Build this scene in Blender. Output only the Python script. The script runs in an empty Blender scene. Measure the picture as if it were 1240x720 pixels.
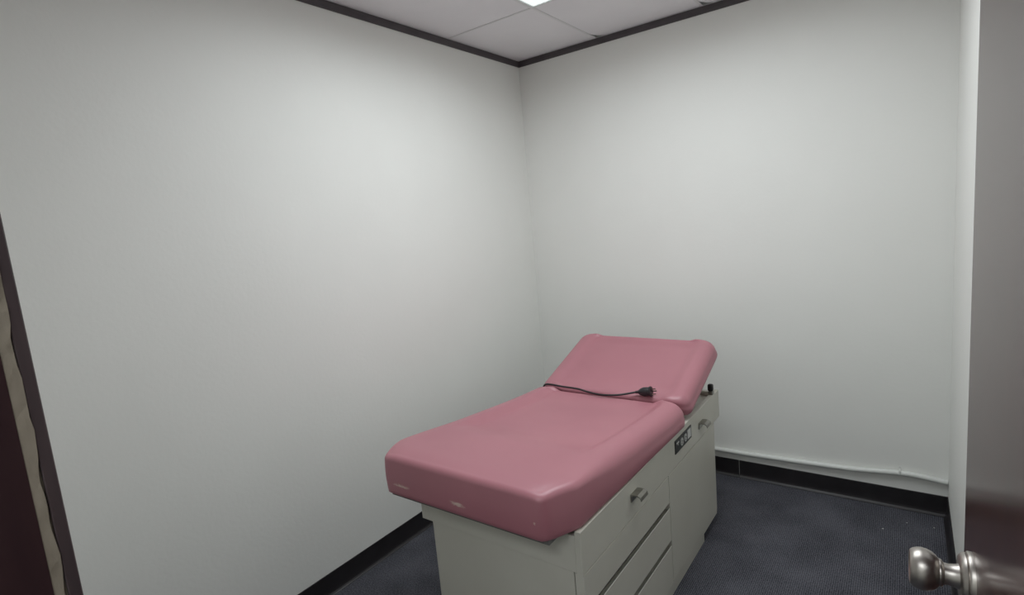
import bpy, bmesh, math, random
from mathutils import Vector, Matrix
random.seed(4)
S = bpy.context.scene
C = S.collection

# ---------------------------------------------------------------- camera
F_PX = 656.08
YAW, PITCH, ROLL = -0.6362, -0.1395, -0.0896
CAM = Vector((2.0365, -3.0547, 1.5538))
cam_d = bpy.data.cameras.new('camera')
cam_d.sensor_fit = 'HORIZONTAL'
cam_d.sensor_width = 36.0
cam_d.lens = 36.0 * F_PX / 1240.0
cam_d.clip_start = 0.005
cam = bpy.data.objects.new('camera', cam_d)
C.objects.link(cam)
fw = Vector((math.sin(YAW) * math.cos(PITCH), math.cos(YAW) * math.cos(PITCH), math.sin(PITCH)))
r0 = Vector((math.cos(YAW), -math.sin(YAW), 0))
u0 = r0.cross(fw)
rt = r0 * math.cos(ROLL) + u0 * math.sin(ROLL)
up = -r0 * math.sin(ROLL) + u0 * math.cos(ROLL)
cam.matrix_world = Matrix(((rt.x, up.x, -fw.x, CAM.x), (rt.y, up.y, -fw.y, CAM.y),
                           (rt.z, up.z, -fw.z, CAM.z), (0, 0, 0, 1)))
S.camera = cam

# ---------------------------------------------------------------- world, exposure
w = bpy.data.worlds.new('world')
S.world = w
w.use_nodes = True
w.node_tree.nodes['Background'].inputs['Color'].default_value = (0.9, 0.95, 1, 1)
w.node_tree.nodes['Background'].inputs['Strength'].default_value = 0.15
S.view_settings.view_transform = 'Standard'
S.view_settings.look = 'None'
S.view_settings.gamma = 1
S.view_settings.use_curve_mapping = False
S.view_settings.exposure = 0.0
ROOM_W = 8.1          # watts of the room troffer
ROOM_FILL_W = 8.9  # watts of an added, unseen second panel that brightens the right wall
ROOM_SPREAD = 166
HALL_FILL_W = 16.0  # watts of an added, unseen hallway panel, fill through the doorway
LAMP_COL = (0.945, 1.0, 1.035)

# ---------------------------------------------------------------- helpers
def mat(name, color, rough=0.6, metal=0.0, spec=0.5):
    m = bpy.data.materials.new(name)
    m.use_nodes = True
    b = m.node_tree.nodes['Principled BSDF']
    b.inputs['Base Color'].default_value = (*color, 1)
    b.inputs['Roughness'].default_value = rough
    b.inputs['Metallic'].default_value = metal
    b.inputs['Specular IOR Level'].default_value = spec
    return m, m.node_tree, b

def node(nt, typ, **kw):
    n = nt.nodes.new(typ)
    for k, v in kw.items():
        if k in n.inputs.keys():
            n.inputs[k].default_value = v
        else:
            setattr(n, k, v)
    return n

def mottled(name, c0, c1, scale, rough, bump=0.0, bscale=None, metal=0.0, spec=0.5, stretch=None, detail=4.0, dist=0.002):
    m, nt, b = mat(name, c0, rough, metal, spec)
    tc = node(nt, 'ShaderNodeTexCoord')
    mp = node(nt, 'ShaderNodeMapping')
    if stretch:
        mp.inputs['Scale'].default_value = stretch
    nt.links.new(tc.outputs['Object'], mp.inputs['Vector'])
    nz = node(nt, 'ShaderNodeTexNoise', Scale=scale, Detail=detail)
    nt.links.new(mp.outputs['Vector'], nz.inputs['Vector'])
    cr = node(nt, 'ShaderNodeValToRGB')
    cr.color_ramp.elements[0].position = 0.3
    cr.color_ramp.elements[1].position = 0.7
    cr.color_ramp.elements[0].color = (*c0, 1)
    cr.color_ramp.elements[1].color = (*c1, 1)
    nt.links.new(nz.outputs['Fac'], cr.inputs['Fac'])
    nt.links.new(cr.outputs['Color'], b.inputs['Base Color'])
    if bump:
        n2 = node(nt, 'ShaderNodeTexNoise', Scale=bscale or scale * 6, Detail=3.0)
        nt.links.new(mp.outputs['Vector'], n2.inputs['Vector'])
        bp = node(nt, 'ShaderNodeBump', Strength=bump, Distance=dist)
        nt.links.new(n2.outputs['Fac'], bp.inputs['Height'])
        nt.links.new(bp.outputs['Normal'], b.inputs['Normal'])
    return m

def link(name, bm, m, parent=None, smooth=False, auto=None):
    me = bpy.data.meshes.new(name)
    bmesh.ops.recalc_face_normals(bm, faces=bm.faces[:])
    bm.to_mesh(me)
    bm.free()
    me.materials.append(m)
    if smooth:
        for p in me.polygons:
            p.use_smooth = True
    if auto:
        me.set_sharp_from_angle(angle=math.radians(auto))
    o = bpy.data.objects.new(name, me)
    C.objects.link(o)
    if parent:
        o.parent = parent
    return o

def box(bm, x0, x1, y0, y1, z0, z1, bev=0.0, seg=2):
    v = [bm.verts.new((x, y, z)) for x in (x0, x1) for y in (y0, y1) for z in (z0, z1)]
    f = [bm.faces.new([v[i] for i in q]) for q in
         ((0, 1, 3, 2), (4, 6, 7, 5), (0, 4, 5, 1), (2, 3, 7, 6), (0, 2, 6, 4), (1, 5, 7, 3))]
    bmesh.ops.recalc_face_normals(bm, faces=f)
    if bev:
        es = set(e for q in f for e in q.edges)
        bmesh.ops.bevel(bm, geom=list(es), offset=bev, segments=seg, affect='EDGES', profile=0.5)

def prism(bm, poly, origin, ax_a, ax_b, ax_l, l0, l1):
    """polygon (a,b) extruded along ax_l from l0 to l1"""
    o = Vector(origin); A = Vector(ax_a); B = Vector(ax_b); L = Vector(ax_l)
    r1 = [bm.verts.new(o + A * a + B * b + L * l0) for a, b in poly]
    r2 = [bm.verts.new(o + A * a + B * b + L * l1) for a, b in poly]
    n = len(poly)
    fs = [bm.faces.new(r1), bm.faces.new(r2[::-1])]
    for i in range(n):
        fs.append(bm.faces.new((r1[i], r2[i], r2[(i + 1) % n], r1[(i + 1) % n])))
    bmesh.ops.recalc_face_normals(bm, faces=fs)

def lathe(bm, prof, origin, axis, seg=40):
    """profile of (distance along axis, radius)"""
    o = Vector(origin); ax = Vector(axis).normalized()
    t = Vector((0, 0, 1)) if abs(ax.z) < 0.9 else Vector((1, 0, 0))
    e1 = ax.cross(t).normalized(); e2 = ax.cross(e1)
    rings = []
    for d, r in prof:
        if r < 1e-6:
            rings.append([bm.verts.new(o + ax * d)])
        else:
            rings.append([bm.verts.new(o + ax * d + (e1 * math.cos(2 * math.pi * k / seg) + e2 * math.sin(2 * math.pi * k / seg)) * r) for k in range(seg)])
    for a, b in zip(rings, rings[1:]):
        for k in range(seg):
            k2 = (k + 1) % seg
            if len(a) == 1 and len(b) == 1:
                continue
            if len(a) == 1:
                bm.faces.new((a[0], b[k], b[k2]))
            elif len(b) == 1:
                bm.faces.new((a[k], b[0], a[k2]))
            else:
                bm.faces.new((a[k], b[k], b[k2], a[k2]))

def catmull(pts, n=10):
    pts = [Vector(p) for p in pts]
    P = [pts[0] * 2 - pts[1]] + pts + [pts[-1] * 2 - pts[-2]]
    out = []
    for i in range(1, len(P) - 2):
        for k in range(n):
            t = k / n
            a, b, c, d = P[i - 1], P[i], P[i + 1], P[i + 2]
            out.append(0.5 * ((2 * b) + (c - a) * t + (2 * a - 5 * b + 4 * c - d) * t * t + (3 * b - a - 3 * c + d) * t ** 3))
    out.append(pts[-1])
    return out

def tube(bm, pts, r, seg=14):
    pts = [Vector(p) for p in pts]
    rings = []
    prev = None
    for i, p in enumerate(pts):
        d = (pts[min(i + 1, len(pts) - 1)] - pts[max(i - 1, 0)]).normalized()
        if prev is None:
            t = Vector((0, 0, 1)) if abs(d.z) < 0.9 else Vector((1, 0, 0))
            e1 = d.cross(t).normalized()
        else:
            e1 = (prev - d * prev.dot(d)).normalized()
        prev = e1
        e2 = d.cross(e1)
        rr = r(i / (len(pts) - 1)) if callable(r) else r
        rings.append([bm.verts.new(p + (e1 * math.cos(2 * math.pi * k / seg) + e2 * math.sin(2 * math.pi * k / seg)) * rr) for k in range(seg)])
    for a, b in zip(rings, rings[1:]):
        for k in range(seg):
            bm.faces.new((a[k], b[k], b[(k + 1) % seg], a[(k + 1) % seg]))
    bm.faces.new(rings[0][::-1]); bm.faces.new(rings[-1])

def tag(o, label=None, cat=None, group=None, kind=None):
    for k, v in (('label', label), ('category', cat), ('group', group), ('kind', kind)):
        if v:
            o[k] = v
    return o

def empty(name, loc=(0, 0, 0), rz=0.0):
    o = bpy.data.objects.new(name, None)
    o.empty_display_size = 0.1
    o.location = loc
    o.rotation_euler = (0, 0, rz)
    C.objects.link(o)
    return o

def smooth01(a, b, x):
    t = min(1.0, max(0.0, (x - a) / (b - a)))
    return t * t * (3 - 2 * t)

# ---------------------------------------------------------------- materials
M_wall = mottled('wall_paint', (0.87, 0.87, 0.835), (0.895, 0.895, 0.86), 2.2, 0.55, bump=0.25, bscale=60, spec=0.35)
M_tile = mottled('ceiling_tile', (0.88, 0.86, 0.885), (0.92, 0.90, 0.92), 3.0, 0.95, bump=0.5, bscale=180, spec=0.1)
M_grid = mat('ceiling_grid', (0.80, 0.79, 0.80), 0.5)[0]
M_plenum = mat('plenum_dark', (0.03, 0.03, 0.03), 0.9)[0]
M_trim = mottled('dark_trim', (0.066, 0.057, 0.062), (0.090, 0.078, 0.083), 9, 0.55, stretch=(1, 1, 6))
M_wood = mottled('door_wood', (0.050, 0.021, 0.021), (0.085, 0.037, 0.034), 6, 0.22, bump=0.05, bscale=30, stretch=(6, 6, 0.5), dist=0.001)
M_jamb = mottled('maroon_jamb', (0.030, 0.012, 0.015), (0.042, 0.018, 0.020), 8, 0.42, bump=0.08, bscale=40, stretch=(4, 4, 0.4), dist=0.001)
M_casing = mottled('casing_brown', (0.060, 0.042, 0.045), (0.085, 0.060, 0.062), 10, 0.45, stretch=(4, 4, 0.5))
M_raw = mottled('bare_wood', (0.20, 0.165, 0.125), (0.33, 0.28, 0.22), 14, 0.8, bump=0.5, bscale=60, stretch=(2, 2, 1))
M_cabinet = mottled('greige_laminate', (0.58, 0.56, 0.49), (0.62, 0.60, 0.53), 3.5, 0.38, bump=0.06, bscale=120, spec=0.45, dist=0.0006)
M_inside = mat('cabinet_gap', (0.09, 0.085, 0.075), 0.7)[0]
M_board = mottled('grey_board', (0.12, 0.115, 0.11), (0.17, 0.165, 0.155), 20, 0.75)
M_rubber = mat('black_rubber', (0.012, 0.012, 0.013), 0.45)[0]
M_cord = mat('black_cord', (0.016, 0.015, 0.018), 0.38)[0]
M_steel = mottled('satin_nickel', (0.40, 0.37, 0.345), (0.47, 0.435, 0.40), 5, 0.36, metal=1.0, stretch=(30, 1, 1))
M_chrome = mottled('worn_chrome', (0.25, 0.24, 0.215), (0.36, 0.35, 0.32), 20, 0.34, metal=1.0)
M_plate = mat('black_plate', (0.014, 0.014, 0.014), 0.4)[0]
M_socket = mat('grey_socket', (0.42, 0.42, 0.40), 0.5)[0]
M_sticker = mat('white_sticker', (0.62, 0.62, 0.60), 0.6)[0]
M_pipe = mottled('pipe_paint', (0.72, 0.73, 0.70), (0.77, 0.78, 0.75), 8, 0.4, bump=0.2, bscale=30)
M_base = mottled('black_cove_base', (0.014, 0.012, 0.0135), (0.022, 0.019, 0.0215), 12, 0.42, bump=0.05, bscale=40)
M_lint = mat('lint', (0.55, 0.54, 0.52), 0.9)[0]

# carpet: charcoal ribbed loop pile with pale flecks
M_carpet, nt, b = mat('charcoal_carpet', (0.03, 0.03, 0.036), 0.95, spec=0.15)
tc = node(nt, 'ShaderNodeTexCoord')
wv = node(nt, 'ShaderNodeTexWave', wave_type='BANDS', bands_direction='X', Scale=42.0, Distortion=1.2, Detail=2.0)
nt.links.new(tc.outputs['Object'], wv.inputs['Vector'])
fl = node(nt, 'ShaderNodeTexNoise', Scale=170.0, Detail=3.0)
nt.links.new(tc.outputs['Object'], fl.inputs['Vector'])
big = node(nt, 'ShaderNodeTexNoise', Scale=5.0, Detail=5.0)
nt.links.new(tc.outputs['Object'], big.inputs['Vector'])
cr = node(nt, 'ShaderNodeValToRGB')
cr.color_ramp.elements[0].position = 0.32; cr.color_ramp.elements[0].color = (0.030, 0.030, 0.037, 1)
cr.color_ramp.elements[1].position = 0.72; cr.color_ramp.elements[1].color = (0.145, 0.145, 0.168, 1)
mx = node(nt, 'ShaderNodeMix', data_type='FLOAT')
mx.inputs[0].default_value = 0.22
nt.links.new(fl.outputs['Fac'], mx.inputs[2]); nt.links.new(wv.outputs['Fac'], mx.inputs[3])
md = node(nt, 'ShaderNodeMath', operation='MULTIPLY_ADD')
nt.links.new(big.outputs['Fac'], md.inputs[0]); md.inputs[1].default_value = 0.35; 
sb = node(nt, 'ShaderNodeMath', operation='SUBTRACT'); nt.links.new(mx.outputs[0], sb.inputs[0]); sb.inputs[1].default_value = 0.17
nt.links.new(sb.outputs[0], md.inputs[2])
nt.links.new(md.outputs[0], cr.inputs['Fac'])
nt.links.new(cr.outputs['Color'], b.inputs['Base Color'])
bp = node(nt, 'ShaderNodeBump', Strength=0.8, Distance=0.004)
nt.links.new(mx.outputs[0], bp.inputs['Height']); nt.links.new(bp.outputs['Normal'], b.inputs['Normal'])

# dusty rose vinyl with a few scuffs along the lower front edge
M_vinyl, nt, b = mat('rose_vinyl', (0.34, 0.115, 0.15), 0.44, spec=0.85)
tc = node(nt, 'ShaderNodeTexCoord')
n1 = node(nt, 'ShaderNodeTexNoise', Scale=3.0, Detail=3.0)
nt.links.new(tc.outputs['Object'], n1.inputs['Vector'])
cr = node(nt, 'ShaderNodeValToRGB')
cr.color_ramp.elements[0].position = 0.3; cr.color_ramp.elements[0].color = (0.400, 0.150, 0.185, 1)
cr.color_ramp.elements[1].position = 0.7; cr.color_ramp.elements[1].color = (0.445, 0.172, 0.208, 1)
nt.links.new(n1.outputs['Fac'], cr.inputs['Fac'])
n3 = node(nt, 'ShaderNodeTexNoise', Scale=420.0, Detail=1.0)
nt.links.new(tc.outputs['Object'], n3.inputs['Vector'])
bp = node(nt, 'ShaderNodeBump', Strength=0.10, Distance=0.0006)
nt.links.new(n3.outputs['Fac'], bp.inputs['Height']); nt.links.new(bp.outputs['Normal'], b.inputs['Normal'])
# scuffs where the vinyl has worn through along the lower front edge
prev_out = None
for c_, w_ in (((0.650, -1.905, 0.695), (0.085, 0.04, 0.014)), ((0.905, -1.905, 0.693), (0.075, 0.04, 0.018)), ((1.197, -1.905, 0.708), (0.010, 0.04, 0.010))):
    sv = node(nt, 'ShaderNodeVectorMath', operation='SUBTRACT'); nt.links.new(tc.outputs['Object'], sv.inputs[0]); sv.inputs[1].default_value = c_
    dv = node(nt, 'ShaderNodeVectorMath', operation='DIVIDE'); nt.links.new(sv.outputs[0], dv.inputs[0]); dv.inputs[1].default_value = w_
    ln = node(nt, 'ShaderNodeVectorMath', operation='LENGTH'); nt.links.new(dv.outputs[0], ln.inputs[0])
    mr = node(nt, 'ShaderNodeMapRange'); mr.inputs['From Min'].default_value = 1.0; mr.inputs['From Max'].default_value = 0.0
    nt.links.new(ln.outputs['Value'], mr.inputs['Value'])
    if prev_out is None:
        prev_out = mr.outputs['Result']
    else:
        mm = node(nt, 'ShaderNodeMath', operation='MAXIMUM'); nt.links.new(prev_out, mm.inputs[0]); nt.links.new(mr.outputs['Result'], mm.inputs[1]); prev_out = mm.outputs[0]
n4 = node(nt, 'ShaderNodeTexNoise', Scale=60.0, Detail=6.0, Roughness=0.7)
m4 = node(nt, 'ShaderNodeMapping'); m4.inputs['Scale'].default_value = (1.0, 1.0, 3.2); m4.inputs['Rotation'].default_value = (0, 0.12, 0)
nt.links.new(tc.outputs['Object'], m4.inputs['Vector'])
nt.links.new(m4.outputs['Vector'], n4.inputs['Vector'])
mul = node(nt, 'ShaderNodeMath', operation='MULTIPLY'); nt.links.new(prev_out, mul.inputs[0]); nt.links.new(n4.outputs['Fac'], mul.inputs[1])
gt = node(nt, 'ShaderNodeMapRange'); gt.inputs['From Min'].default_value = 0.26; gt.inputs['From Max'].default_value = 0.46
nt.links.new(mul.outputs[0], gt.inputs['Value'])
mc = node(nt, 'ShaderNodeMix', data_type='RGBA')
nt.links.new(gt.outputs['Result'], mc.inputs[0]); nt.links.new(cr.outputs['Color'], mc.inputs[6]); mc.inputs[7].default_value = (0.72, 0.56, 0.49, 1)
nt.links.new(mc.outputs[2], b.inputs['Base Color'])

M_lamp, nt, b = mat('lamp_diffuser', (0.85, 0.9, 0.9), 0.4)
b.inputs['Emission Color'].default_value = (0.93, 1.0, 0.985, 1)
b.inputs['Emission Strength'].default_value = 0.72
M_lampframe = mat('lamp_frame', (0.72, 0.74, 0.74), 0.45)[0]

# ---------------------------------------------------------------- the room shell
W = 2.2047        # right wall
Y0 = -2.922       # inner face of the door wall
Y1 = -3.042       # hall face of the door wall
H = 2.524         # underside of the ceiling trim
ZC = 2.562        # ceiling grid plane
HB = 0.10
JX0, JX1 = 1.320, 2.150       # door opening
DH = 2.06
HALL_Y = -4.35
HX0, HX1 = -0.6, 3.6

def struct(name, bm, m, **kw):
    return tag(link(name, bm, m, **kw), kind='structure')

bm = bmesh.new(); box(bm, HX0 - .1, HX1 + .1, HALL_Y - .1, 0.12, -0.12, 0.0); struct('floor', bm, M_carpet)
bm = bmesh.new(); box(bm, -0.12, 0.0, Y1, 0.12, 0, 2.75); struct('wall_left', bm, M_wall)
bm = bmesh.new(); box(bm, 0.0, W, 0.0, 0.12, 0, 2.75); struct('wall_back', bm, M_wall)
bm = bmesh.new(); box(bm, W, W + 0.12, Y1, 0.12, 0, 2.75); struct('wall_right', bm, M_wall)
bm = bmesh.new()
box(bm, 0.0, JX0 - 0.02, Y1, Y0, 0, 2.75)
box(bm, JX1 + 0.02, W, Y1, Y0, 0, 2.75)
box(bm, JX0 - 0.02, JX1 + 0.02, Y1, Y0, DH + 0.02, 2.75)
struct('wall_front', bm, M_wall)
# hallway shell outside the door
bm = bmesh.new()
box(bm, HX0, -0.12, Y1, Y1 + 0.12, 0, 2.75); box(bm, W + 0.12, HX1, Y1, Y1 + 0.12, 0, 2.75)
box(bm, HX0 - .1, HX1 + .1, HALL_Y - 0.1, HALL_Y, 0, 2.75)
box(bm, HX0 - .1, HX0, HALL_Y, Y1 + .12, 0, 2.75); box(bm, HX1, HX1 + .1, HALL_Y, Y1 + .12, 0, 2.75)
struct('wall_hall', bm, M_wall)
bm = bmesh.new(); box(bm, HX0, HX1, HALL_Y, Y1, ZC, ZC + 0.05); struct('ceiling_hall', bm, M_tile)

# ---- suspended ceiling: white T-bars with lay-in tiles
LIGHT_CELLS = {(1, 1): ROOM_W, (2, 1): ROOM_FILL_W}  # second cell holds the added fill panel, out of view
GX = [0.0, 0.557, 1.167, 1.777, W]
GY = [0.0, -0.676, -1.896, Y0]
bm = bmesh.new()
box(bm, 0, W, Y0, 0, ZC + 0.16, ZC + 0.19)
ceil = struct('ceiling', bm, M_plenum)
tb = 0.007
bm = bmesh.new()
for x in GX[1:-1]:
    box(bm, x - tb, x + tb, Y0, 0, ZC - 0.001, ZC + 0.001)
    box(bm, x - 0.001, x + 0.001, Y0, 0, ZC, ZC + 0.03)
for y in GY[1:-1]:
    for xa, xb in zip(GX, GX[1:]):
        box(bm, xa + (tb if xa else 0), xb - (tb if xb < W else 0), y - tb, y + tb, ZC - 0.001, ZC + 0.001)
for y in (0, Y0):
    s = -1 if y == 0 else 1
    box(bm, 0, W, min(y, y + s * 0.012), max(y, y + s * 0.012), ZC - 0.0012, ZC - 0.0002)
for x in (0, W):
    s = 1 if x == 0 else -1
    box(bm, min(x, x + s * 0.012), max(x, x + s * 0.012), Y0, 0, ZC - 0.0012, ZC - 0.0002)
link('grid_bar', bm, M_grid, ceil)
for i in range(4):
    for j in range(len(GY) - 1):
        if (i, j) in LIGHT_CELLS:
            continue                       # the light sits here
        xa, xb = GX[i] + 0.003, GX[i + 1] - 0.003
        ya, yb = GY[j + 1] + 0.003, GY[j] - 0.003
        bm = bmesh.new()
        if j == 0 and i in (1, 2):          # broken corner at the wall, a dark gap shows
            poly = [(xa, ya), (xb, ya), (xb, yb), (xa + 0.060, yb), (xa + 0.028, yb - 0.030), (xa, yb - 0.085)]
        else:
            poly = [(xa, ya), (xb, ya), (xb, yb), (xa, yb)]
        prism(bm, poly, (0, 0, ZC + 0.0015), (1, 0, 0), (0, 1, 0), (0, 0, 1), 0, 0.015)
        link('ceiling_tile', bm, M_tile, ceil)

# ---- dark trim under the ceiling
tt = 0.007
def trim(name, x0, x1, y0, y1, z0, z1, m=M_trim):
    bm = bmesh.new(); box(bm, x0, x1, y0, y1, z0, z1, 0.0015, 1)
    return struct(name, bm, m)
trim('trim_1', 0, tt, Y0, 0, H, ZC - 0.0015)
trim('trim_2', tt, W - tt, -tt, 0, H, ZC - 0.0015)
trim('trim_3', W - tt, W, Y0, 0, H, ZC - 0.0015)
trim('trim_4', tt, W - tt, Y0, Y0 + tt, H, ZC - 0.0015)

# ---- black vinyl cove base
COVE = [(0, 0), (0.016, 0), (0.017, 0.0025), (0.012, 0.006), (0.007, 0.012), (0.0045, 0.022), (0.0035, 0.04), (0.0032, HB - 0.002), (0.0020, HB), (0, HB)]
def cove(parent, axis, at, l0, l1):
    bm = bmesh.new()
    if axis == 'x+':
        prism(bm, COVE, (at, 0, 0), (1, 0, 0), (0, 0, 1), (0, 1, 0), l0, l1)
    elif axis == 'x-':
        prism(bm, COVE, (at, 0, 0), (-1, 0, 0), (0, 0, 1), (0, 1, 0), l0, l1)
    elif axis == 'y-':
        prism(bm, COVE, (0, at, 0), (0, -1, 0), (0, 0, 1), (1, 0, 0), l0, l1)
    else:
        prism(bm, COVE, (0, at, 0), (0, 1, 0), (0, 0, 1), (1, 0, 0), l0, l1)
    return link('base_strip', bm, M_base, parent)
g = tag(empty('baseboard_left', (0, 0, 0)), kind='structure')
cove(g, 'x+', 0, -1.2185, 0); cove(g, 'x+', 0, Y0, -1.2195)
g = tag(empty('baseboard_back'), kind='structure')
cove(g, 'y-', 0, 0, 1.2765); cove(g, 'y-', 0, 1.2785, W)
g = tag(empty('baseboard_right'), kind='structure')
cove(g, 'x-', W, Y0, 0)
g = tag(empty('baseboard_front'), kind='structure')
cove(g, 'y+', Y0, 0, JX0 - 0.065)

# ---- door frame: jambs, stops, casing on the room side
bm = bmesh.new()
box(bm, JX0 - 0.02, JX0 - 0.0035, Y1 - 0.005, Y0, 0, DH + 0.02)
box(bm, JX1 + 0.0035, JX1 + 0.02, Y1 - 0.005, Y0, 0, DH + 0.02)
box(bm, JX0 - 0.0035, JX1 + 0.0035, Y1 - 0.005, Y0, DH + 0.0035, DH + 0.02)
fr = struct('trim_5', bm, M_raw)
# painted facing of the jambs stops short of the inner edge, bare wood shows there
bm = bmesh.new()
box(bm, JX0 - 0.0035, JX0, Y1 - 0.005, Y0 - 0.011, 0, DH)
box(bm, JX1, JX1 + 0.0035, Y1 - 0.005, Y0 - 0.011, 0, DH)
box(bm, JX0 - 0.0035, JX1 + 0.0035, Y1 - 0.005, Y0 - 0.011, DH, DH + 0.0035)
link('jamb_facing', bm, M_jamb, fr)
# torn bare strip with a ragged edge
bm = bmesh.new()
n = 150
va, vb, vc, vd = [], [], [], []
for k in range(n + 1):
    zz = DH * k / n
    e = 0.0005 + 0.0014 * math.sin(zz * 9.0) + 0.0013 * math.sin(zz * 41 + 1) + 0.0008 * math.sin(zz * 97) + random.uniform(-.0005, .0005)
    if 1.05 < zz < 1.30:
        e -= 0.0012 * (1 - abs(zz - 1.18) / .13)
    va.append(bm.verts.new((JX0 - 0.0034, Y0 - 0.011, zz)))
    vb.append(bm.verts.new((JX0 - 0.0005, Y0 - 0.011, zz)))
    vc.append(bm.verts.new((JX0 - 0.0002 + random.uniform(0, .0012), Y0 - 0.0008 + e, zz)))
    vd.append(bm.verts.new((JX0 - 0.0034, Y0 + 0.0008 + e, zz)))
for k in range(n):
    for p, q in ((va, vb), (vb, vc), (vc, vd)):
        bm.faces.new((p[k], q[k], q[k + 1], p[k + 1]))
tag(link('torn_strip', bm, M_raw, fr), label='pale bare strip with a ragged torn edge')
# casing
cw, ct = 0.055, 0.012
bm = bmesh.new()
box(bm, JX0 - cw, JX0 - 0.0005, Y0 + 0.0002, Y0 + ct, 0, DH + cw, 0.0012, 1)
box(bm, JX1 + 0.0005, JX1 + 0.050, Y0 + 0.0002, Y0 + ct, 0, DH + cw, 0.0012, 1)
box(bm, JX0, JX1, Y0 + 0.0002, Y0 + ct, DH, DH + cw, 0.0012, 1)
link('casing', bm, M_casing, fr)

# ---- door leaf, swung into the room, with a nickel knob
HINGE = Vector((2.141, -2.915, 0)); EDGE = Vector((2.105, -2.145, 0))
DW = (EDGE - HINGE).length
ang = math.atan2(EDGE.y - HINGE.y, EDGE.x - HINGE.x)      # local +x runs from the hinge to the free edge
bm = bmesh.new(); box(bm, 0, DW, -0.036, 0, 0.012, DH - 0.004, 0.0015, 1)
door = struct('door_1', bm, M_wood)
door.location = HINGE; door.rotation_euler = (0, 0, ang)
# local +y points to the left of that run = into the room (towards -x in the world)
KX, KZ = DW - 0.077, 1.051
for side in (1, -1):
    s0 = 0.0 if side == 1 else -0.036
    bm = bmesh.new()
    lathe(bm, [(0, 0.0), (0, 0.0335), (0.004, 0.0335), (0.0055, 0.0325), (0.0060, 0.0310), (0.0075, 0.0315), (0.011, 0.0300), (0.0135, 0.0265), (0.0140, 0.0)], (KX, s0, KZ), (0, side, 0), 56)
    ros = link('rosette', bm, M_steel, door, smooth=True, auto=35)
    bm = bmesh.new()
    kp = [(0.012, 0.0), (0.012, 0.0165), (0.017, 0.0145), (0.024, 0.0130), (0.029, 0.0135), (0.0310, 0.0165), (0.0325, 0.0172), (0.0340, 0.0170),
          (0.0365, 0.0205), (0.0410, 0.0240), (0.0465, 0.0262), (0.0520, 0.0268), (0.0570, 0.0260), (0.0615, 0.0240), (0.0645, 0.0215), (0.0652, 0.0200), (0.0640, 0.0180), (0.0620, 0.0)]
    if side == -1:
        kp = [(d * 0.78, r) for d, r in kp]
    lathe(bm, kp, (KX, s0, KZ), (0, side, 0), 56)
    link('knob', bm, M_steel, door, smooth=True, auto=40)
bm = bmesh.new(); box(bm, DW - 0.0002, DW + 0.0012, -0.031, -0.006, KZ - 0.028, KZ + 0.028, 0.0004, 1)
lp = link('latch_plate', bm, M_steel, door)
for zh in (0.25, 1.05, 1.82):
    bm = bmesh.new(); lathe(bm, [(0, 0), (0, 0.006), (0.09, 0.006), (0.09, 0)], (-0.004, 0.006, zh), (0, 0, 1), 16)
    link('hinge', bm, M_steel, door, smooth=True, auto=40)

# ---------------------------------------------------------------- ceiling light (2 x 4 ft troffer, one corner in view; two fill panels added unseen)
def troffer(name, x0, x1, y0, y1, z, watts, label, spread):
    root = tag(empty(name, ((x0 + x1) / 2, (y0 + y1) / 2, z)), label, 'light')
    hx, hy = (x1 - x0) / 2, (y1 - y0) / 2
    fwid = 0.007
    bm = bmesh.new()
    for a in ((-hx, hx, -hy, -hy + fwid), (-hx, hx, hy - fwid, hy), (-hx, -hx + fwid, -hy + fwid, hy - fwid), (hx - fwid, hx, -hy + fwid, hy - fwid)):
        box(bm, a[0], a[1], a[2], a[3], -0.004, 0.012, 0.0015, 1)
    link('frame', bm, M_lampframe, root)
    bm = bmesh.new(); box(bm, -hx, hx, -hy, hy, 0.012, 0.10); link('housing', bm, M_lampframe, root)
    bm = bmesh.new()
    nx, ny = 20, 40
    for i in range(nx):                       # shallow prismatic lens ribs
        xa = -hx + fwid + (2 * hx - 2 * fwid) * i / nx; xb = -hx + fwid + (2 * hx - 2 * fwid) * (i + 1) / nx
        prism(bm, [(xa, 0.006), (xb, 0.006), (xb, 0.002), ((xa + xb) / 2, 0.0), (xa, 0.002)], (0, 0, 0), (1, 0, 0), (0, 0, 1), (0, 1, 0), -hy + fwid, hy - fwid)
    link('diffuser', bm, M_lamp, root)
    ld = bpy.data.lights.new('lamp', 'AREA')
    ld.shape = 'RECTANGLE'; ld.size = 2 * (hx - fwid); ld.size_y = 2 * (hy - fwid)
    ld.energy = watts; ld.color = LAMP_COL; ld.spread = math.radians(spread)
    lo = bpy.data.objects.new('lamp', ld); C.objects.link(lo)
    lo.parent = root; lo.location = (0, 0, -0.006)
    return root
CELL_LABELS = {(1, 1): 'white recessed fluorescent panel in the tiled ceiling over the exam table, corner in view', (2, 1): 'added fill light, white recessed panel out of view in the tiled ceiling beside the right wall'}
for (i, j), watts in LIGHT_CELLS.items():
    tag(troffer('ceiling_light', GX[i] + tb, GX[i + 1] - tb, GY[j + 1] + tb, GY[j] - tb, ZC, watts, CELL_LABELS[(i, j)], ROOM_SPREAD), group='fluorescent panels in the tiled ceiling')
troffer('hall_fill_light', 1.30, 2.50, -4.0, -3.4, ZC - 0.012, HALL_FILL_W, 'added fill light, white panel out of view in the hallway ceiling outside the door', 170)  # hallway lamp added out of view as fill for the room

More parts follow.
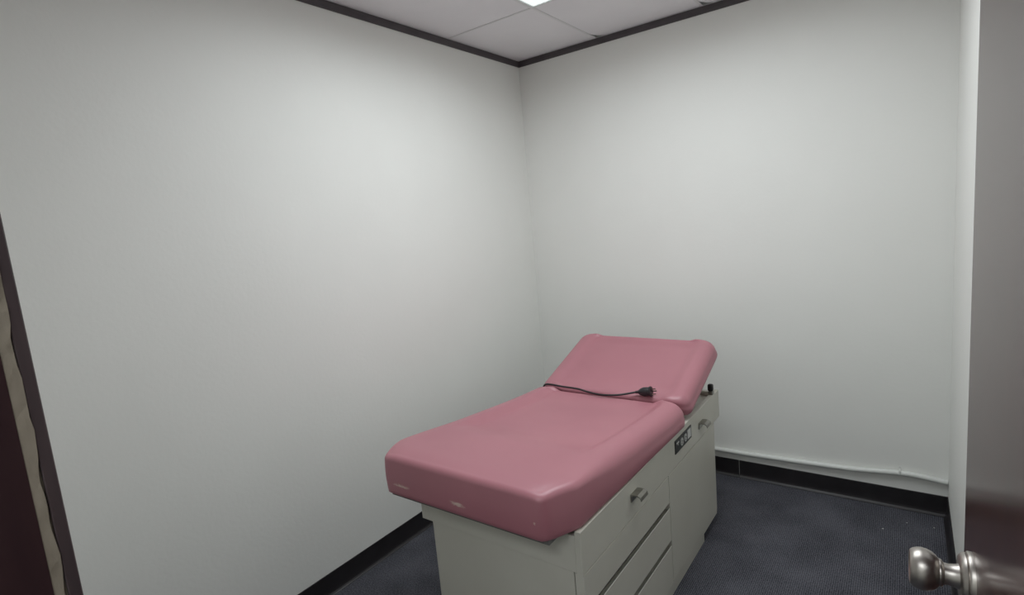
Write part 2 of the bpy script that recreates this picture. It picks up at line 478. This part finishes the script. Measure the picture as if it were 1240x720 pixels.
# ---------------------------------------------------------------- exam table
RZ = -0.0091
TL = Vector((0.9585, -1.113, 0))
table = tag(empty('exam_table', TL, RZ), 'exam table with rose vinyl cushions on a greige cabinet of drawers', 'exam table')
TM = Matrix.Translation(TL) @ Matrix.Rotation(RZ, 4, 'Z')
TI = TM.inverted()
def tbox(name, args, m, parent=table, bev=0.002, seg=2):
    bm = bmesh.new()
    for a in args:
        box(bm, *a, bev, seg)
    return link(name, bm, m, parent)
XS = 0.331                 # outer side plane
tbox('toe_kick', [(-0.262, XS - 0.006, -0.660, 0.412, 0.0, 0.052)], M_cabinet)
tbox('cabinet_body', [(-0.288, 0.2965, -0.687, 0.603, 0.050, 0.545)], M_cabinet)
tbox('side_liner', [(0.2965, 0.308, -0.680, 0.598, 0.052, 0.512)], M_inside, bev=0)
# apron frame around the top
ap = tbox('apron', [(-0.333, -0.313, -0.693, 0.693, 0.516, 0.650), (XS - 0.020, XS, -0.693, 0.693, 0.514, 0.650),
                    (-0.313, XS - 0.020, -0.693, -0.673, 0.516, 0.634), (-0.313, XS - 0.020, 0.673, 0.693, 0.516, 0.640),
                    (-0.313, XS - 0.020, -0.673, 0.673, 0.600, 0.618)], M_cabinet, bev=0.0012, seg=1)
# drawer fronts with finger gaps, and the cupboard door
XF0 = 0.3005
for z0, z1 in ((0.400, 0.5115), (0.241, 0.378), (0.060, 0.219)):
    bm = bmesh.new()
    prism(bm, [(XF0, z0 + 0.0), (XS - 0.0015, z0), (XS - 0.0005, z0 + 0.002), (XS - 0.0005, z1 - 0.001), (XS - 0.0018, z1), (XS - 0.012, z1 - 0.010 if z1 < 0.5 else z1), (XF0, z1 - 0.016 if z1 < 0.5 else z1)],
          (0, 0, 0), (1, 0, 0), (0, 0, 1), (0, 1, 0), -0.688, -0.0055)
    link('drawer', bm, M_cabinet, table)
tbox('cabinet_door', [(XF0, XS - 0.0005, 0.0, 0.603, 0.068, 0.5115)], M_cabinet, bev=0.0012)
tbox('bottom_rail', [(XF0, XS - 0.002, -0.688, 0.603, 0.046, 0.0585)], M_cabinet, bev=0.001)
tbox('bottom_rail', [(XF0, XS - 0.0012, -0.0015, 0.603, 0.0587, 0.0668)], M_cabinet, bev=0.0008)

def pull(y, zc):
    """small bent metal pull: flat back plate and a flared curved lip"""
    bm = bmesh.new()
    prof = [(0.0, -0.016), (0.003, -0.016), (0.004, 0.005), (0.012, 0.0105), (0.024, 0.0110), (0.034, 0.0060), (0.0375, -0.0040),
            (0.0395, -0.0030), (0.0365, 0.0085), (0.0250, 0.0145), (0.010, 0.0138), (0.0, 0.0125)]
    prism(bm, prof, (XS, 0, zc), (1, 0, 0), (0, 0, 1), (0, 1, 0), y - 0.029, y + 0.029)
    return link('pull', bm, M_chrome, table)
pull(-0.322, 0.590); pull(0.405, 0.578)

# power outlet strip let into the apron
op = tbox('outlet_plate', [(XS - 0.001, XS + 0.0035, 0.077, 0.272, 0.568, 0.624)], M_plate, bev=0.001, seg=1)
tag(op, label='black outlet plate with two grey sockets and a white sticker')
for yc in (0.150, 0.195):
    bm = bmesh.new(); lathe(bm, [(0, 0), (0, 0.0165), (0.0025, 0.0165), (0.003, 0.0155), (0.003, 0)], (XS + 0.003, yc, 0.596), (1, 0, 0), 24)
    so = link('socket', bm, M_socket, op)
    bm = bmesh.new()
    box(bm, XS + 0.0055, XS + 0.0064, yc - 0.008, yc + 0.001, 0.5995, 0.6025); box(bm, XS + 0.0055, XS + 0.0064, yc - 0.008, yc + 0.001, 0.5890, 0.5920)
    lathe(bm, [(0.0, 0), (0.0, 0.0028), (0.0009, 0.0028), (0.0009, 0)], (XS + 0.0055, yc + 0.008, 0.596), (1, 0, 0), 10)
    link('slot', bm, M_plate, so)
tbox('sticker', [(XS + 0.003, XS + 0.0042, 0.222, 0.262, 0.578, 0.616)], M_sticker, op, bev=0)
tbox('sticker', [(XS + 0.003, XS + 0.0042, 0.092, 0.118, 0.606, 0.612), (XS + 0.003, XS + 0.0042, 0.103, 0.107, 0.597, 0.606)], M_sticker, op, bev=0)

# black release cap and its bracket at the head end of the apron
tbox('cap_bracket', [(XS - 0.022, XS - 0.001, 0.600, 0.626, 0.645, 0.667)], M_chrome)
bm = bmesh.new(); box(bm, XS - 0.026, XS - 0.001, 0.602, 0.626, 0.665, 0.700, 0.008, 3)
link('release_cap', bm, M_rubber, table, smooth=True)

def parented_world(o):
    o.parent = table
    o.matrix_parent_inverse = TI.copy()

# plywood base board under the seat cushion; its square corner shows below the rounded vinyl
bm = bmesh.new(); box(bm, 0.575, 1.228, -1.889, -0.925, 0.639, 0.657, 0.001, 1)
parented_world(link('cushion_board', bm, M_board))

def cushion(name, y0, y1, xc, hw, top, zb, r, ns=44, ny=56, lift=None, bulge=0.005, cr0=0.02, cr1=0.02, xf=None, rs=None):
    """upholstered pad: height-field top, rounded shoulder, slightly bulging sides tucked in underneath"""
    bm = bmesh.new()
    rs = rs or (lambda y: r)              # shoulder radius along the two long sides
    def width(y):
        v = hw(y)
        for d, c in ((y - y0 - r, cr0), (y1 - r - y, cr1)):
            if d < c:
                v -= c * (1 - math.sqrt(max(0, 1 - ((c - max(d, 0)) / c) ** 2)))
        return v - rs(y)
    ys = []
    for j in range(ny + 1):
        t = j / ny
        t = t - 0.11 * math.sin(2 * math.pi * t) / 1.0 * 0.9     # crowd the rows at both ends
        ys.append(y0 + r + (y1 - y0 - 2 * r) * t)
    G = []
    for y in ys:
        row = []
        for i in range(ns + 1):
            s = -1 + 2 * i / ns
            s = math.sin(s * math.pi / 2) * 0.35 + s * 0.65
            row.append(bm.verts.new((xc(y) + s * width(y), y, top(s, y))))
        G.append(row)
    for j in range(ny):
        for i in range(ns):
            bm.faces.new((G[j][i], G[j][i + 1], G[j + 1][i + 1], G[j + 1][i]))
    loop = G[0][:] + [G[j][ns] for j in range(1, ny + 1)] + [G[ny][i] for i in range(ns - 1, -1, -1)] + [G[j][0] for j in range(ny - 1, 0, -1)]
    base = [v.co.copy() for v in loop]
    n = len(base)
    nor = []
    for k in range(n):
        a = Vector((0, 0))
        for dk in (1, 2, 3):
            e = (base[(k + dk) % n] - base[k - dk]).to_2d()
            a += Vector((e.y, -e.x)).normalized()
        nor.append(a.normalized())
    rad = [r + (rs(base[k].y) - r) * min(1.0, abs(nor[k].x) ** 2) for k in range(n)]
    prev = loop
    steps = [(math.sin(a), 'r', 1 - math.cos(a)) for a in [math.pi / 2 * q / 9 for q in range(1, 10)]]
    for q in range(1, 9):
        steps.append((bulge * math.sin(math.pi * q / 8), 'f', q / 8))
    steps += [(-0.004, 'b', 0.004), (-0.016, 'b', 0.005)]
    last = None
    for out, kind, val in steps:
        ring = []
        for k in range(n):
            p = base[k]; zt = p.z
            bz = zb(p.y); rk = rad[k]
            oo = rk * out if kind == 'r' else rk + out
            if kind == 'r':
                zz = zt - rk * val
            elif kind == 'f':
                zz = (zt - rk) * (1 - val) + bz * val
            else:
                zz = bz - val
            ring.append(bm.verts.new((p.x + nor[k].x * oo, p.y + nor[k].y * oo, zz)))
        for k in range(n):
            bm.faces.new((prev[k], ring[k], ring[(k + 1) % n], prev[(k + 1) % n]))
        prev = ring
    bm.faces.new(prev)
    if xf:
        bmesh.ops.transform(bm, matrix=xf, verts=bm.verts[:])
    o = link(name, bm, M_vinyl, smooth=True)
    return o

YF, YH = -1.905, -0.908
def s_hw(y):
    v = 0.382 - 0.008 * (y - YF)
    d = y - YF
    if d < 0.125:
        v -= 0.056 * (1 - d / 0.125) ** 1.15
    return v
def s_xc(y):
    return 0.893 + 0.038 * (y - YF)
def s_crest(y):
    return 0.803 - 0.053 * smooth01(-1.95, -0.9, y)
def s_top(s, y):
    a = abs(s)
    k = smooth01(-1.62, -1.44, y)
    dep = 0.026 * k - 0.007 * smooth01(-1.05, YH, y)
    wv = 1 - smooth01(0.78, 0.95, a)
    roll = 0.004 * max(0.0, (a - 0.85) / 0.15) ** 2
    foot = 0.010 * (1 - smooth01(YF, YF + 0.10, y)) ** 2
    return s_crest(y) - dep * wv - roll - foot
seat = cushion('seat_cushion', YF, YH, s_xc, s_hw, s_top, lambda y: 0.657, 0.022, cr0=0.004, cr1=0.025, rs=lambda y: 0.024 + 0.034 * smooth01(YF + 0.08, YF + 0.42, y),
               bulge=0.003)
parented_world(seat)

TILT = math.radians(18.6)
LEN = 0.505
hx = Matrix.Translation((0.932, -0.904, 0.748)) @ Matrix.Rotation(TILT, 4, 'X')
def h_top(s, y):
    a = abs(s)
    wv = 1 - smooth01(0.80, 0.96, a)
    dep = 0.017 - 0.006 * (1 - smooth01(0.02, 0.10, y)) - 0.005 * smooth01(LEN - 0.09, LEN - 0.02, y)
    roll = 0.003 * max(0.0, (a - 0.85) / 0.15) ** 2
    return 0.0 - dep * wv - roll
head = cushion('head_cushion', 0.0, LEN, lambda y: 0.0, lambda y: 0.368, h_top, lambda y: -0.084, 0.024, ny=40, cr0=0.022, cr1=0.03, xf=hx, rs=lambda y: 0.048)
parented_world(head)
# steel support strut carrying the raised head section
for xx in (0.72, 1.14):
    bm = bmesh.new(); box(bm, xx - 0.012, xx + 0.012, -0.552, -0.528, 0.616, 0.775)
    parented_world(link('head_support', bm, M_chrome))

# ---------------------------------------------------------------- power cord lying in the crease of the cushions
cord = tag(empty('power_cord', (1.13, -0.93, 0.755)), 'black power cord with a three-prong plug lying across the rose cushions', 'power cord')
CI = Matrix.Translation(cord.location).inverted()
def cw_(o):
    o.parent = cord
    o.matrix_parent_inverse = CI.copy()
    return o
PLUG = Vector((1.112, -0.890, 0.764))
pd = Vector((0.97, 0.06, 0.14)).normalized()
pts = catmull([(0.585, -0.893, 0.730), (0.606, -0.903, 0.747), (0.645, -0.908, 0.751), (0.70, -0.908, 0.748), (0.79, -0.912, 0.747), (0.86, -0.930, 0.744), (0.93, -0.938, 0.743), (1.00, -0.925, 0.747), PLUG - pd * 0.038], 10)
bm = bmesh.new(); tube(bm, pts, 0.0045, 12)
cw_(link('cable', bm, M_cord, smooth=True))
bm = bmesh.new()
lathe(bm, [(-0.042, 0.0), (-0.042, 0.0055), (-0.030, 0.0068), (-0.026, 0.0095), (-0.014, 0.0165), (-0.002, 0.0200), (0.012, 0.0195), (0.022, 0.0185), (0.024, 0.0222), (0.030, 0.0225), (0.032, 0.0205), (0.032, 0)], PLUG, pd, 24)
cw_(link('plug', bm, M_cord, smooth=True, auto=40))
e1 = pd.cross(Vector((0, 0, 1))).normalized(); e2 = pd.cross(e1)
for a, b_ in ((0.0075, 0.010), (-0.0075, 0.001), (0.0, -0.010)):
    bm = bmesh.new()
    o = PLUG + pd * 0.031 + e1 * a + e2 * b_
    prism(bm, [(-0.0008, -0.0028), (0.0008, -0.0028), (0.0008, 0.0028), (-0.0008, 0.0028)], o, e1, e2, pd, 0, 0.021)
    cw_(link('prong', bm, M_chrome))

# ---------------------------------------------------------------- painted conduit along the back wall
pipe = tag(empty('conduit_pipe', (1.1, 0, 0.15)), 'white painted conduit pipe running along the back wall above the black baseboard', 'pipe')
PI_ = Matrix.Translation(pipe.location).inverted()
pts = catmull([(0.02, -0.0135, 0.150), (0.6, -0.0135, 0.150), (1.152, -0.0135, 0.150), (1.39, -0.0135, 0.152), (1.78, -0.014, 0.164), (1.92, -0.014, 0.176), (2.0, -0.014, 0.184), (2.06, -0.014, 0.187), (2.12, -0.014, 0.184), (2.17, -0.014, 0.179), (W - 0.002, -0.014, 0.177)], 12)
bm = bmesh.new(); tube(bm, pts, 0.0130, 16)
o = link('pipe_run', bm, M_pipe, smooth=True); o.parent = pipe; o.matrix_parent_inverse = PI_.copy()
for xx, zz in ((2.02, 0.187), (0.5, 0.150)):
    bm = bmesh.new(); box(bm, xx - 0.005, xx + 0.005, -0.0285, 0.0, zz - 0.008, zz + 0.0150, 0.004, 2); box(bm, xx - 0.004, xx + 0.004, -0.003, 0.0, zz + 0.010, zz + 0.027, 0.001, 1)
    o = link('pipe_clip', bm, M_pipe); o.parent = pipe; o.matrix_parent_inverse = PI_.copy()

# ---------------------------------------------------------------- lint on the carpet
for (x, y), which in (((2.05, -0.14), 'farthest from the door knob, middle of three'), ((2.15, -0.135), 'closest to the right wall corner'), ((1.96, -0.24), 'leftmost of three')):
    bm = bmesh.new(); bmesh.ops.create_icosphere(bm, subdivisions=1, radius=0.003, matrix=Matrix.Translation((x, y, 0.002)) @ Matrix.Diagonal((1.3, 0.8, 0.6, 1)))
    for v in bm.verts:
        v.co += Vector((random.uniform(-1, 1), random.uniform(-1, 1), 0)) * 0.0012
    tag(link('lint_speck', bm, M_lint), 'tiny pale lint speck on dark carpet, ' + which, 'lint', 'lint specks on the carpet')
